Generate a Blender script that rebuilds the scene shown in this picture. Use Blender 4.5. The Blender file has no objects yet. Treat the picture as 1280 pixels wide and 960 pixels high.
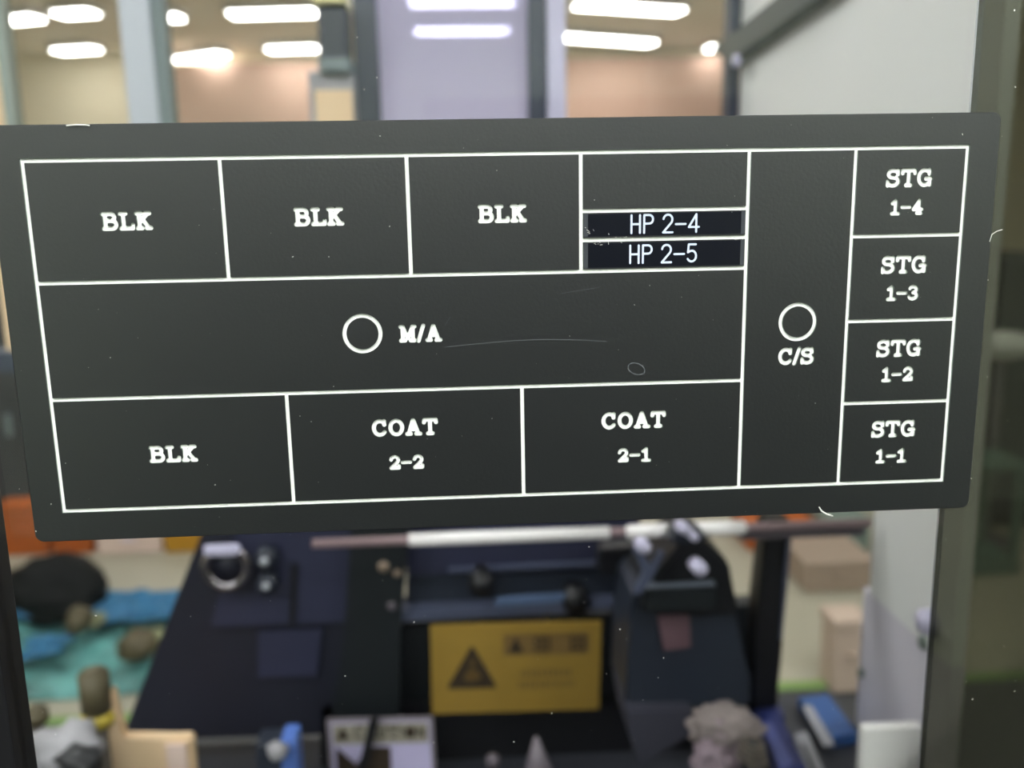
import bpy, bmesh, math, random
import numpy as np
from mathutils import Vector, Matrix
from mathutils.geometry import tessellate_polygon
random.seed(7); rng = np.random.default_rng(7)
S = bpy.context.scene; COL = S.collection
R_ = math.radians

# ------------------------------------------------------------------ camera
F = 1105.0
CAM = Vector((-0.01400, -0.25955, 1.38464))
RT = Vector((0.99820676, -0.05698767, -0.01832112))
UP = Vector((0.02887308, 0.1902627, 0.98130854))
BK = Vector((-0.05243666, -0.98007781, 0.19156692))
cam = bpy.data.cameras.new('camera'); camo = bpy.data.objects.new('camera', cam); COL.objects.link(camo)
camo.matrix_world = Matrix(((RT.x, UP.x, BK.x, CAM.x), (RT.y, UP.y, BK.y, CAM.y), (RT.z, UP.z, BK.z, CAM.z), (0, 0, 0, 1)))
cam.sensor_width = 36.0; cam.lens = F * 36.0 / 1280.0; cam.clip_start = 0.01; cam.clip_end = 60
cam.dof.use_dof = True; cam.dof.focus_distance = 0.262; cam.dof.aperture_fstop = 8.2
S.camera = camo
# ------------------------------------------------------------------ world, exposure
w = bpy.data.worlds.new('world'); S.world = w; w.use_nodes = True
w.node_tree.nodes['Background'].inputs[0].default_value = (0.75, 0.8, 0.9, 1)
w.node_tree.nodes['Background'].inputs[1].default_value = 0.15
S.view_settings.view_transform = 'Standard'; S.view_settings.look = 'None'
S.view_settings.gamma = 1.0; S.view_settings.exposure = 0.95
S.view_settings.use_curve_mapping = False
LAMP = 11.0
CEIL = 2.70

# ------------------------------------------------------------------ helpers
def px(x, y, /, **k):
    """point of the room where the sight line meets a plane x=, y= or z="""
    d = RT * ((x - 640) / F) - UP * ((y - 480) / F) - BK
    a, v = list(k.items())[0]
    i = 'xyz'.index(a)
    return CAM + d * ((v - CAM[i]) / d[i])

def lin(c):
    return tuple((v / 255 / 12.92) if v / 255 < 0.04045 else ((v / 255 + 0.055) / 1.055) ** 2.4 for v in c) + (1,)

def mat(name, rgb, rough=0.5, metal=0.0, emit=0, noise=None, spec=0.5, coat=0, bump=0, bscale=200):
    m = bpy.data.materials.new(name); m.use_nodes = True
    nt = m.node_tree; b = nt.nodes['Principled BSDF']
    c = lin(rgb)
    b.inputs['Base Color'].default_value = c
    b.inputs['Roughness'].default_value = rough; b.inputs['Metallic'].default_value = metal
    b.inputs['Specular IOR Level'].default_value = spec
    b.inputs['Coat Weight'].default_value = coat
    if emit:
        b.inputs['Emission Color'].default_value = c; b.inputs['Emission Strength'].default_value = emit
    tc = nt.nodes.new('ShaderNodeTexCoord')
    if noise:
        amt, scale = noise
        n = nt.nodes.new('ShaderNodeTexNoise'); n.inputs['Scale'].default_value = scale; n.inputs['Detail'].default_value = 5
        r = nt.nodes.new('ShaderNodeValToRGB')
        r.color_ramp.elements[0].position = 0.3; r.color_ramp.elements[1].position = 0.7
        r.color_ramp.elements[0].color = tuple(v * (1 - amt) for v in c[:3]) + (1,)
        r.color_ramp.elements[1].color = tuple(min(1, v * (1 + amt)) for v in c[:3]) + (1,)
        nt.links.new(tc.outputs['Object'], n.inputs['Vector'])
        nt.links.new(n.outputs['Fac'], r.inputs['Fac']); nt.links.new(r.outputs['Color'], b.inputs['Base Color'])
    if bump:
        n2 = nt.nodes.new('ShaderNodeTexNoise'); n2.inputs['Scale'].default_value = bscale
        bp = nt.nodes.new('ShaderNodeBump'); bp.inputs['Strength'].default_value = bump; bp.inputs['Distance'].default_value = 0.001
        nt.links.new(tc.outputs['Object'], n2.inputs['Vector'])
        nt.links.new(n2.outputs['Fac'], bp.inputs['Height']); nt.links.new(bp.outputs['Normal'], b.inputs['Normal'])
    return m

def pane_mat(name, tint, refl=1.0, rough=0.0, milk=0.0, milkcol=(200, 200, 210)):
    """thin sheet: tinted straight-through light plus a Fresnel reflection, optionally a little milky"""
    m = bpy.data.materials.new(name); m.use_nodes = True
    nt = m.node_tree; nt.nodes.remove(nt.nodes['Principled BSDF']); out = nt.nodes['Material Output']
    t = nt.nodes.new('ShaderNodeBsdfTransparent'); t.inputs[0].default_value = tuple(tint) + (1,)
    last = t
    if milk:
        d = nt.nodes.new('ShaderNodeBsdfDiffuse'); d.inputs[0].default_value = lin(milkcol)
        tl = nt.nodes.new('ShaderNodeBsdfTranslucent'); tl.inputs[0].default_value = lin(milkcol)
        mm = nt.nodes.new('ShaderNodeMixShader'); mm.inputs[0].default_value = 0.5
        nt.links.new(d.outputs[0], mm.inputs[1]); nt.links.new(tl.outputs[0], mm.inputs[2])
        m2 = nt.nodes.new('ShaderNodeMixShader'); m2.inputs[0].default_value = milk
        nt.links.new(t.outputs[0], m2.inputs[1]); nt.links.new(mm.outputs[0], m2.inputs[2]); last = m2
    g = nt.nodes.new('ShaderNodeBsdfGlossy'); g.inputs['Roughness'].default_value = rough
    f = nt.nodes.new('ShaderNodeFresnel'); f.inputs[0].default_value = 1.49
    mu = nt.nodes.new('ShaderNodeMath'); mu.operation = 'MULTIPLY'; mu.inputs[1].default_value = refl
    nt.links.new(f.outputs[0], mu.inputs[0])
    mx = nt.nodes.new('ShaderNodeMixShader')
    nt.links.new(mu.outputs[0], mx.inputs[0]); nt.links.new(last.outputs[0], mx.inputs[1]); nt.links.new(g.outputs[0], mx.inputs[2])
    nt.links.new(mx.outputs[0], out.inputs[0])
    return m

def link(name, me, m, parent=None):
    o = bpy.data.objects.new(name, me); COL.objects.link(o)
    if m is not None and not me.materials: me.materials.append(m)
    if parent is not None: o.parent = parent
    return o

def build(name, bm, m, parent=None, smooth=False):
    bmesh.ops.recalc_face_normals(bm, faces=bm.faces)
    me = bpy.data.meshes.new(name); bm.to_mesh(me); bm.free()
    if smooth:
        for p in me.polygons: p.use_smooth = True
    return link(name, me, m, parent)

def tag(o, label=None, cat=None, group=None, kind=None):
    if label: o['label'] = label
    if cat: o['category'] = cat
    if group: o['group'] = group
    if kind: o['kind'] = kind
    return o

def empty(name, label, cat, loc, group=None):
    """the thing's base; its parts are given in room coordinates and shifted once at the end"""
    o = bpy.data.objects.new(name, None); COL.objects.link(o); o.empty_display_size = 0.02
    tag(o, label, cat, group); ROOTS.append((o, Vector(loc)))
    return o
ROOTS = []

def box(bm, a, b, bev=0.0):
    a = Vector(a); b = Vector(b)
    r = bmesh.ops.create_cube(bm, size=1.0)
    bmesh.ops.scale(bm, vec=[max(abs(b[i] - a[i]), 1e-5) for i in range(3)], verts=r['verts'])
    bmesh.ops.translate(bm, vec=(a + b) / 2, verts=r['verts'])
    if bev:
        es = list({e for v in r['verts'] for e in v.link_edges})
        bmesh.ops.bevel(bm, geom=es, offset=bev, segments=2, affect='EDGES', profile=0.6)

def B(name, a, b, m, parent=None, bev=0.0):
    bm = bmesh.new(); box(bm, a, b, bev); return build(name, bm, m, parent)

def cyl(bm, p, q, r1, r2=None, seg=24, cap=True):
    p = Vector(p); q = Vector(q); r2 = r1 if r2 is None else r2
    d = q - p; rot = d.to_track_quat('Z', 'Y').to_matrix().to_4x4()
    bmesh.ops.create_cone(bm, cap_ends=cap, segments=seg, radius1=r1, radius2=r2, depth=d.length,
                          matrix=Matrix.Translation((p + q) / 2) @ rot)

def C(name, p, q, r1, m, parent=None, r2=None, seg=24, bev=0.0):
    bm = bmesh.new(); cyl(bm, p, q, r1, r2, seg)
    if bev:
        es = [e for e in bm.edges if len(e.link_faces) == 2 and any(len(f.verts) > 4 for f in e.link_faces)]
        bmesh.ops.bevel(bm, geom=es, offset=bev, segments=2, affect='EDGES')
    o = build(name, bm, m, parent, True)
    return o

def torus(name, c, n, R, r, m, parent=None, a=28, b=10):
    bm = bmesh.new(); rot = Vector(n).to_track_quat('Z', 'Y').to_matrix(); g = []
    for i in range(a):
        t = 2 * math.pi * i / a; row = []
        for j in range(b):
            s = 2 * math.pi * j / b
            row.append(bm.verts.new(Vector(c) + rot @ Vector(((R + r * math.cos(s)) * math.cos(t), (R + r * math.cos(s)) * math.sin(t), r * math.sin(s)))))
        g.append(row)
    for i in range(a):
        for j in range(b):
            bm.faces.new((g[i][j], g[(i + 1) % a][j], g[(i + 1) % a][(j + 1) % b], g[i][(j + 1) % b]))
    return build(name, bm, m, parent, True)

def prism(name, pts, depth, m, parent=None, bev=0.0):
    """a plate with the given outline (3-D points of one plane) and a depth vector"""
    bm = bmesh.new(); depth = Vector(depth)
    a = [bm.verts.new(Vector(p)) for p in pts]; b = [bm.verts.new(Vector(p) + depth) for p in pts]
    bm.faces.new(a); bm.faces.new(b[::-1]); n = len(a)
    for i in range(n): bm.faces.new((a[i], b[i], b[(i + 1) % n], a[(i + 1) % n]))
    if bev: bmesh.ops.bevel(bm, geom=list(bm.edges), offset=bev, segments=2, affect='EDGES')
    return build(name, bm, m, parent)

def slab(name, pix, y, thick, m, parent=None, bev=0.0):
    """plate standing across the machine at depth y, thick metres deep"""
    return prism(name, [px(a, b, y=y) for a, b in pix], (0, thick, 0), m, parent, bev)

def lump(name, c, rad, m, parent=None, amp=0.2, seed=0, sub=3, k=2.0, floorz=None):
    from mathutils import noise as N
    bm = bmesh.new(); bmesh.ops.create_icosphere(bm, subdivisions=sub, radius=1.0)
    for v in bm.verts:
        n = N.noise(v.co * k + Vector((seed * 7.3, seed, 0)))
        n2 = N.noise(v.co * k * 2.7 + Vector((seed, seed * 3.1, 2)))
        d = v.co * (1 + amp * n + amp * 0.5 * n2)
        v.co = Vector((d.x * rad[0], d.y * rad[1], d.z * rad[2])) + Vector(c)
        if floorz is not None and v.co.z < floorz: v.co.z = floorz
    return build(name, bm, m, parent, True)

# ------------------------------------------------------------------ engraving outlines (signed distance of round-ended strokes -> contour)
def arc(cx, cy, rx, ry, a0, a1, n=10):
    return [(cx + rx * math.cos(R_(a0 + (a1 - a0) * i / n)), cy + ry * math.sin(R_(a0 + (a1 - a0) * i / n))) for i in range(n + 1)]
G = {  # slab-serif engraver's letters, height 1
 'B': (0.86, [[(0, 0), (.12, 0), (.12, 1), (0, 1)], [(0, 1), (.5, 1)] + arc(.5, .77, .25, .23, 90, -90) + [(.12, .54)], [(.5, .54)] + arc(.54, .27, .3, .27, 90, -90) + [(0, 0)]]),
 'L': (0.80, [[(0, 1), (.36, 1)], [(.18, 1), (.18, 0)], [(0, 0), (.78, 0), (.80, .22)]]),
 'K': (0.86, [[(0, 1), (.28, 1)], [(0, 0), (.30, 0)], [(.14, 0), (.14, 1)], [(.74, 1), (.14, .38)], [(.36, .6), (.78, 0)], [(.58, 1), (.86, 1)], [(.62, 0), (.90, 0)]]),
 'S': (0.78, [[(.70, .78)] + arc(.39, .76, .33, .24, 20, 180) + arc(.39, .74, .33, .20, 180, 258, 5) + arc(.40, .27, .35, .27, 85, -90) + arc(.38, .25, .34, .25, -90, -165), [(.72, 1), (.72, .74)], [(.03, 0), (.03, .28)]]),
 'T': (0.86, [[(0, .80), (.02, 1), (.84, 1), (.86, .80)], [(.43, 1), (.43, 0)], [(.26, 0), (.60, 0)]]),
 'G': (0.86, [arc(.43, .5, .41, .5, 50, 180) + arc(.43, .5, .41, .5, 180, 300), [(.80, .02), (.80, .42)], [(.52, .42), (.86, .42)], [(.74, 1), (.74, .74)]]),
 'C': (0.82, [arc(.42, .5, .42, .5, 45, 180) + arc(.42, .5, .42, .5, 180, 322), [(.74, 1), (.74, .72)]]),
 'O': (0.86, [arc(.43, .5, .42, .5, 0, 360, 28)]),
 'A': (0.86, [[(.10, 0), (.41, 1)], [(.45, 1), (.78, 0)], [(.22, .34), (.66, .34)], [(-.02, 0), (.24, 0)], [(.62, 0), (.92, 0)]]),
 'M': (0.94, [[(.12, 0), (.12, 1)], [(.84, 0), (.84, 1)], [(.12, 1), (.48, .18), (.84, 1)], [(-.02, 1), (.14, 1)], [(.82, 1), (.98, 1)], [(-.02, 0), (.28, 0)], [(.68, 0), (.98, 0)]]),
 '/': (0.34, [[(0, -.04), (.36, 1.06)]]),
 '-': (0.66, [[(0, .5), (.66, .5)]]),
 '1': (0.56, [[(.04, .80), (.30, 1), (.30, 0)], [(.02, 0), (.58, 0)]]),
 '2': (0.66, [[(.03, .74)] + arc(.33, .73, .30, .27, 160, 0) + arc(.33, .73, .30, .30, 0, -50, 5) + [(.02, .03), (.66, .03), (.68, .20)]]),
 '3': (0.66, [arc(.32, .76, .28, .24, 160, -90), arc(.32, .26, .32, .26, 90, -165)]),
 '4': (0.68, [[(.46, 0), (.46, 1), (0, .30), (.70, .30)], [(.30, 0), (.62, 0)]]),
 'H': (0.60, [[(0, 0), (0, 1)], [(.5, 0), (.5, 1)], [(0, .5), (.5, .5)]]),
 'P': (0.60, [[(0, 0), (0, 1), (.3, 1)] + arc(.3, .76, .22, .24, 90, -90) + [(0, .52)]]),
 'U': (0.62, [[(0, 1), (0, .3)] + arc(.28, .3, .28, .3, 180, 360) + [(.56, 1)]]),
 'I': (0.12, [[(.06, 0), (.06, 1)]]),
 'N': (0.62, [[(0, 0), (0, 1), (.56, 0), (.56, 1)]]),
}
SANS = {
 '2': (0.60, [[(.02, .76)] + arc(.28, .74, .26, .26, 170, 0) + arc(.28, .74, .26, .30, 0, -45, 4) + [(.0, 0), (.56, 0)]]),
 '4': (0.62, [[(.44, 0), (.44, 1), (0, .28), (.60, .28)]]),
 '5': (0.60, [[(.50, 1), (.08, 1), (.04, .55)] + arc(.26, .33, .27, .31, 110, -150)]),
 '-': (0.62, [[(0, .46), (.58, .46)]]), 'H': G['H'], 'P': G['P'], ' ': (0.22, []),
}
def layout(text, cx, cy, h, gap, font=G, sx=1.0):
    w = sum(font[c][0] * h * sx for c in text) + gap * (len(text) - 1)
    x = cx - w / 2; out = []
    for c in text:
        gw, st = font[c]
        out.append((c, [[(x + a * h * sx, cy - h / 2 + b * h) for a, b in s] for s in st]))
        x += gw * h * sx + gap
    return out

def contours(strokes, r, step=0.10):
    P = [p for s in strokes for p in s]
    x0 = min(p[0] for p in P) - r - 3 * step; x1 = max(p[0] for p in P) + r + 3 * step
    y0 = min(p[1] for p in P) - r - 3 * step; y1 = max(p[1] for p in P) + r + 3 * step
    xs = np.arange(x0, x1 + step, step); ys = np.arange(y0, y1 + step, step)
    X, Y = np.meshgrid(xs, ys, indexing='ij'); D = np.full(X.shape, 1e9)
    for s in strokes:
        for (ax, ay), (bx, by) in zip(s[:-1], s[1:]):
            dx, dy = bx - ax, by - ay; L = dx * dx + dy * dy + 1e-12
            t = np.clip(((X - ax) * dx + (Y - ay) * dy) / L, 0, 1)
            D = np.minimum(D, np.hypot(X - ax - t * dx, Y - ay - t * dy))
    V = D - r + 1.3e-5
    seg = {}
    def ip(i, j, k, l):
        a, b = V[i, j], V[k, l]; t = a / (a - b)
        return (xs[i] + (xs[k] - xs[i]) * t, ys[j] + (ys[l] - ys[j]) * t)
    pos = {}
    I, J = V.shape; ins = V < 0
    for i in range(I - 1):
        for j in range(J - 1):
            c = ins[i, j] | ins[i + 1, j] << 1 | ins[i + 1, j + 1] << 2 | ins[i, j + 1] << 3
            c = int(ins[i, j]) + 2 * int(ins[i + 1, j]) + 4 * int(ins[i + 1, j + 1]) + 8 * int(ins[i, j + 1])
            if c in (0, 15): continue
            e = {'b': ('h', i, j), 't': ('h', i, j + 1), 'l': ('v', i, j), 'r': ('v', i + 1, j)}
            pt = {'b': (i, j, i + 1, j), 't': (i, j + 1, i + 1, j + 1), 'l': (i, j, i, j + 1), 'r': (i + 1, j, i + 1, j + 1)}
            T = {1: ['lb'], 2: ['br'], 3: ['lr'], 4: ['rt'], 5: ['lt', 'rb'], 6: ['bt'], 7: ['lt'], 8: ['tl'], 9: ['tb'], 10: ['bl', 'tr'], 11: ['tr'], 12: ['rl'], 13: ['rb'], 14: ['bl']}[c]
            for q in T:
                a, b = e[q[0]], e[q[1]]
                for kk, ch in ((a, q[0]), (b, q[1])):
                    if kk not in pos: pos[kk] = ip(*pt[ch])
                seg.setdefault(a, []).append(b); seg.setdefault(b, []).append(a)
    loops = []; seen = set()
    for s0 in seg:
        if s0 in seen: continue
        lp = [s0]; seen.add(s0); cur = s0
        while True:
            nx = [q for q in seg[cur] if q not in seen]
            if not nx: break
            cur = nx[0]; seen.add(cur); lp.append(cur)
        if len(lp) > 6: loops.append([pos[q] for q in lp])
    out = []
    for lp in loops:
        a = np.array(lp)
        for _ in range(2): a = 0.25 * np.roll(a, 1, 0) + 0.5 * a + 0.25 * np.roll(a, -1, 0)   # smooth
        a = a[::2] if len(a) > 30 else a
        out.append([tuple(p) for p in a])
    return out

# ------------------------------------------------------------------ plate coordinates: millimetres, origin lower left corner of the grid
PW, PH = 270.0, 101.8
def P3(x, y, d=0.0):
    return Vector((-0.135 + x / 1000.0, d, 1.35 + (y - PH / 2) / 1000.0))

def fill(bm, loops, d):
    """loops: outline first, then holes and islands -> faces at depth d (even-odd), returns vertex rings"""
    cu = bpy.data.curves.new('tmp', 'CURVE'); cu.dimensions = '2D'; cu.fill_mode = 'FRONT'
    for lp in loops:
        sp = cu.splines.new('POLY'); sp.points.add(len(lp) - 1); sp.use_cyclic_u = True
        for i, (a, b) in enumerate(lp): sp.points[i].co = (a, b, 0, 1)
    o = bpy.data.objects.new('tmp', cu); COL.objects.link(o)
    me = bpy.data.meshes.new_from_object(o.evaluated_get(bpy.context.evaluated_depsgraph_get()))
    vs = [bm.verts.new(P3(v.co.x, v.co.y, d)) for v in me.vertices]
    for p in me.polygons:
        try: bm.faces.new([vs[i] for i in p.vertices])
        except ValueError: pass
    bpy.data.objects.remove(o); bpy.data.curves.remove(cu); bpy.data.meshes.remove(me)

def wall(bm, loop, off, d0, d1, hole=True):
    """sloping side of a groove: from the loop at depth d0 to the loop moved by off at depth d1"""
    a = np.array(loop); t = np.roll(a, -1, 0) - np.roll(a, 1, 0); t /= np.linalg.norm(t, axis=1)[:, None] + 1e-9
    n = np.stack([t[:, 1], -t[:, 0]], 1)
    area = 0.5 * np.sum(a[:, 0] * np.roll(a[:, 1], -1) - np.roll(a[:, 0], -1) * a[:, 1])
    if area < 0: n = -n            # n points out of the loop
    b = a + n * off
    va = [bm.verts.new(P3(p[0], p[1], d0)) for p in a]; vb = [bm.verts.new(P3(p[0], p[1], d1)) for p in b]
    k = len(va)
    for i in range(k): bm.faces.new((va[i], va[(i + 1) % k], vb[(i + 1) % k], vb[i]))
def area(lp):
    a = np.array(lp); return 0.5 * np.sum(a[:, 0] * np.roll(a[:, 1], -1) - np.roll(a[:, 0], -1) * a[:, 1])

# ------------------------------------------------------------------ materials
M = {}
M['plate'] = mat('plate_black_laminate', (17, 20, 20), rough=0.36, spec=1.0, noise=(0.06, 40), bump=0.05, bscale=900)
M['plate'].node_tree.nodes['Principled BSDF'].inputs['IOR'].default_value = 1.58
M['groove'] = mat('groove_side', (112, 122, 114), rough=0.6)
M['engrave'] = mat('engraved_white_core', (246, 250, 240), rough=0.7, spec=0.3)
M['tape'] = mat('navy_label_tape', (9, 12, 22), rough=0.3, spec=0.4)
M['tape_edge'] = mat('clear_tape_edge', (58, 62, 66), rough=0.4)
M['tape_ink'] = mat('pale_blue_print', (205, 218, 240), rough=0.6)
M['dust'] = mat('dust_white', (225, 225, 215), rough=0.9)
M['scratch'] = mat('scratch_grey', (92, 96, 98), rough=0.8)
M['pane'] = pane_mat('clear_acrylic', (0.97, 0.98, 0.97), refl=0.6)
M['smoke'] = pane_mat('smoked_acrylic', (0.44, 0.45, 0.40), milk=0.06, milkcol=(120, 120, 100), refl=0.5)
M['frame_black'] = mat('black_frame', (18, 18, 20), rough=0.4)
M['white_panel'] = mat('white_painted_steel', (225, 226, 224), rough=0.45, noise=(0.015, 3))
M['wall_tan'] = mat('tan_wall_paint', (240, 230, 205), rough=0.9)
M['wall_salmon'] = mat('salmon_partition', (212, 178, 162), rough=0.8, noise=(0.05, 0.7))
M['ceiling'] = mat('cream_ceiling', (250, 243, 228), rough=0.9, noise=(0.03, 0.8))
M['floor'] = mat('beige_vinyl_floor', (156, 151, 134), rough=0.45, noise=(0.04, 2))
M['mat_dark'] = mat('dark_grey_floor', (54, 55, 56), rough=0.6, noise=(0.06, 3))
M['tape_green'] = mat('green_floor_tape', (112, 140, 76), rough=0.5)
M['lamp'] = mat('lamp_diffuser', (246, 248, 250), emit=LAMP)
M['lamp_frame'] = mat('lamp_frame_white', (220, 220, 220), rough=0.5)
M['steel'] = mat('brushed_steel', (190, 190, 196), rough=0.28, metal=1.0)
M['alu'] = mat('anodised_post', (178, 182, 190), rough=0.5, metal=0.2)
M['alu_green'] = mat('grey_green_post', (140, 150, 142), rough=0.5)
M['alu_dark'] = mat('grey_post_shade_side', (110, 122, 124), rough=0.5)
M['navy'] = mat('navy_black_post', (48, 55, 72), rough=0.4)
M['silver'] = mat('silver_lavender_trim', (200, 196, 222), rough=0.4)
M['lavender'] = pane_mat('lavender_film_pane', (0.80, 0.78, 0.95), milk=0.55, milkcol=(228, 224, 248))
M['clearpane'] = pane_mat('rear_clear_pane', (0.95, 0.93, 0.90), refl=0.6)
M['ink'] = mat('navy_black_cover', (26, 28, 42), rough=0.5, noise=(0.12, 12))
M['ink2'] = mat('slate_blue_panel', (42, 44, 66), rough=0.45, noise=(0.12, 14))
M['black'] = mat('black_anodised', (12, 13, 18), rough=0.45)
M['blackgreen'] = mat('green_black_panel', (16, 22, 26), rough=0.5, noise=(0.1, 15))
M['slate'] = mat('slate_grey_cover', (36, 42, 54), rough=0.42, noise=(0.1, 15))
M['ledge'] = mat('worn_grey_ledge', (78, 84, 106), rough=0.4)
M['pinkglow'] = mat('painted_pink_glow', (98, 74, 82), rough=0.5, noise=(0.15, 30))
M['yellow'] = mat('yellow_label_vinyl', (152, 122, 50), rough=0.5, noise=(0.06, 30))
M['label_ink'] = mat('label_brown_black_ink', (52, 40, 26), rough=0.6)
M['label_band'] = mat('label_brown_band', (120, 94, 50), rough=0.6)
M['label_line'] = mat('label_thin_border', (150, 118, 44), rough=0.6)
M['caution_paper'] = mat('lavender_white_label', (190, 182, 218), rough=0.6)
M['caution_head'] = mat('grey_beige_header', (156, 150, 136), rough=0.6)
M['caution_rim'] = mat('caution_grey_rim', (132, 124, 132), rough=0.6)
M['cream'] = mat('cream_plastic', (226, 196, 158), rough=0.6)
M['deck'] = mat('dark_grey_deck', (52, 54, 62), rough=0.5, noise=(0.08, 10))
M['blue'] = mat('blue_bar_plastic', (46, 88, 150), rough=0.4)
M['darkblue'] = mat('dark_blue_sleeve', (40, 50, 108), rough=0.4)
M['stripe'] = mat('grey_white_stripe', (160, 160, 168), rough=0.5)
M['cloth'] = mat('taupe_cloth', (128, 118, 116), rough=0.9, noise=(0.15, 40))
M['brown'] = mat('brown_grey_metal', (88, 80, 72), rough=0.5)
M['orange'] = mat('orange_plastic', (164, 80, 18), rough=0.5, noise=(0.08, 5))
M['gold'] = mat('ochre_carton', (176, 128, 26), rough=0.6)
M['pinkwhite'] = mat('pinkish_white_carton', (216, 192, 180), rough=0.6)
M['tealgrey'] = mat('grey_teal_case', (106, 120, 112), rough=0.5)
M['clay'] = mat('clay_brown_carton', (146, 128, 112), rough=0.7)
M['palegreen'] = mat('green_plastic_crate', (92, 114, 104), rough=0.5)
M['teal'] = mat('teal_sheet', (84, 138, 134), rough=0.5, noise=(0.6, 7))
M['bluesheet'] = mat('blue_sheet', (22, 96, 136), rough=0.5, noise=(0.2, 6))
M['olive'] = mat('olive_block', (112, 116, 84), rough=0.7, noise=(0.15, 10))
M['blackbag'] = mat('black_bag', (6, 8, 9), rough=0.7, spec=0.2)
M['darkcab'] = mat('charcoal_cabinet', (44, 44, 50), rough=0.5, noise=(0.1, 3))
M['mauve'] = mat('mauve_grey_drum', (96, 88, 96), rough=0.6)
M['yelring'] = mat('yellow_band', (178, 158, 48), rough=0.5)
M['greymix'] = mat('grey_white_plastic', (150, 148, 152), rough=0.5, noise=(0.2, 25))
M['olivebrown'] = mat('olive_brown_cap', (76, 68, 44), rough=0.6)

# ------------------------------------------------------------------ room shell
XL, XR, YB, YF = -5.5, 5.5, -3.6, 7.45
def struct(name, a, b, m):
    return tag(B(name, a, b, m), kind='structure')
struct('floor', (XL, YB, -0.06), (XR, YF, 0), M['floor'])
struct('ceiling', (XL, YB, CEIL), (XR, YF, CEIL + 0.06), M['ceiling'])
struct('wall_back', (XL, YF, 0), (XR, YF + 0.1, CEIL), M['wall_tan'])
struct('wall_left', (XL - 0.1, YB, 0), (XL, YF, CEIL), M['wall_tan'])
struct('wall_right', (XR, YB, 0), (XR + 0.1, YF, CEIL), M['wall_tan'])
struct('wall_front', (XL, YB - 0.1, 0), (XR, YB, CEIL), mat('pale_green_wall_paint', (206, 220, 200), .8))
# lower, darker working lane of the floor with the green tape along its edge
ya = px(170, 897, z=0.003).y; yb = px(1230, 836, z=0.003).y
tag(B('floor_lane', (XL, YB, 0.0005), (XR, ya - 0.02, 0.003), M['mat_dark']), kind='structure')
g = B('floor_tape', (XL, ya - 0.02, 0.0005), (XR, ya + 0.025, 0.004), M['tape_green'])
tag(g, 'thin green tape line across the beige floor beyond the machine', 'tape')
# salmon partitions in front of the far wall
def partition(pa, pb, topy, label):
    a = px(pa, 120, y=7.30); b = px(pb, 120, y=7.30); t = px((pa + pb) / 2, topy, y=7.30)
    r = empty('wall_partition', label, 'partition', (a.x, 7.3, 0))
    B('panel', (a.x, 7.30, 0.03), (b.x, 7.34, min(t.z, CEIL - 0.02)), M['wall_salmon'], r)
    B('base_rail', (a.x, 7.29, 0), (b.x, 7.35, 0.03), M['alu'], r)
    return r
partition(208, 440, 78, 'salmon pink partition on the far wall left of the lavender pane')
partition(690, 935, 72, 'salmon pink partition on the far wall right of the lavender pane')

# ------------------------------------------------------------------ ceiling lights
NL = [0]
def lamp(ax, ay, bx, by, wdt, label, pixel=True, strength=None):
    if pixel:
        a = px(ax, ay, z=CEIL - 0.05); b = px(bx, by, z=CEIL - 0.05)
    else:
        a = Vector((ax, ay, CEIL - 0.05)); b = Vector((bx, by, CEIL - 0.05))
    c = (a + b) / 2; L = (b - a).length; th = math.atan2(b.y - a.y, b.x - a.x)
    r = bpy.data.objects.new('ceiling_light', None); COL.objects.link(r)
    tag(r, label, 'ceiling light', 'fluorescent ceiling lights in rows')
    bm = bmesh.new(); box(bm, (-L / 2, -wdt / 2, -0.012), (L / 2, wdt / 2, 0), 0.004); d = build('diffuser', bm, M['lamp'], r)
    bm = bmesh.new(); box(bm, (-L / 2 - .02, -wdt / 2 - .02, 0.001), (L / 2 + .02, wdt / 2 + .02, 0.048), 0.004); build('housing', bm, M['lamp_frame'], r)
    r.location = c; r.rotation_euler = (0, 0, th)
    return r
WD = 0.14
for a in [
    (-8, 27, 46, 22, 'ceiling light cut by the left picture edge, in the far row'),
    (74, 18, 116, 15, 'short ceiling light left of the light grey post, nearer row'),
    (72, 64, 120, 61, 'short ceiling light left of the light grey post, farther row'),
    (200, 22, 225, 21, 'small ceiling light just right of the light grey post'),
    (212, 77, 278, 67, 'slanting ceiling light right of the light grey post, low over the salmon partition'),
    (289, 18, 394, 15, 'long ceiling light above the left salmon partition, nearer row'),
    (336, 62, 396, 60, 'ceiling light beside the blurred grey instrument, farther row'),
    (513, 3, 642, 2, 'ceiling light seen through the lavender pane, upper one'),
    (520, 39, 634, 38, 'ceiling light seen through the lavender pane, lower one'),
    (722, 6, 850, 14, 'ceiling light above the right salmon partition, upper one'),
    (702, 46, 815, 54, 'ceiling light above the right salmon partition, lower one'),
    (884, 60, 903, 60, 'tiny ceiling light next to the white side wall'),
]:
    lamp(a[0], a[1], a[2], a[3], WD, a[4])
for i, (x, y) in enumerate([(-1.7, -0.7), (0.1, -0.8), (1.9, -0.7), (-1.7, -1.5), (0.1, -1.6), (1.9, -1.5), (-1.7, -2.5), (0.1, -2.6), (1.9, -2.5), (-1.2, 0.9), (1.2, 0.9), (0.0, 2.6), (-2.6, 3.0), (2.6, 3.0)]):  # lamps added out of view to brighten the plate front and the room
    r = lamp(x - 0.6, y, x + 0.6, y, 0.3, 'unseen ceiling light added out of the picture to brighten plate and room', pixel=False)

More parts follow.
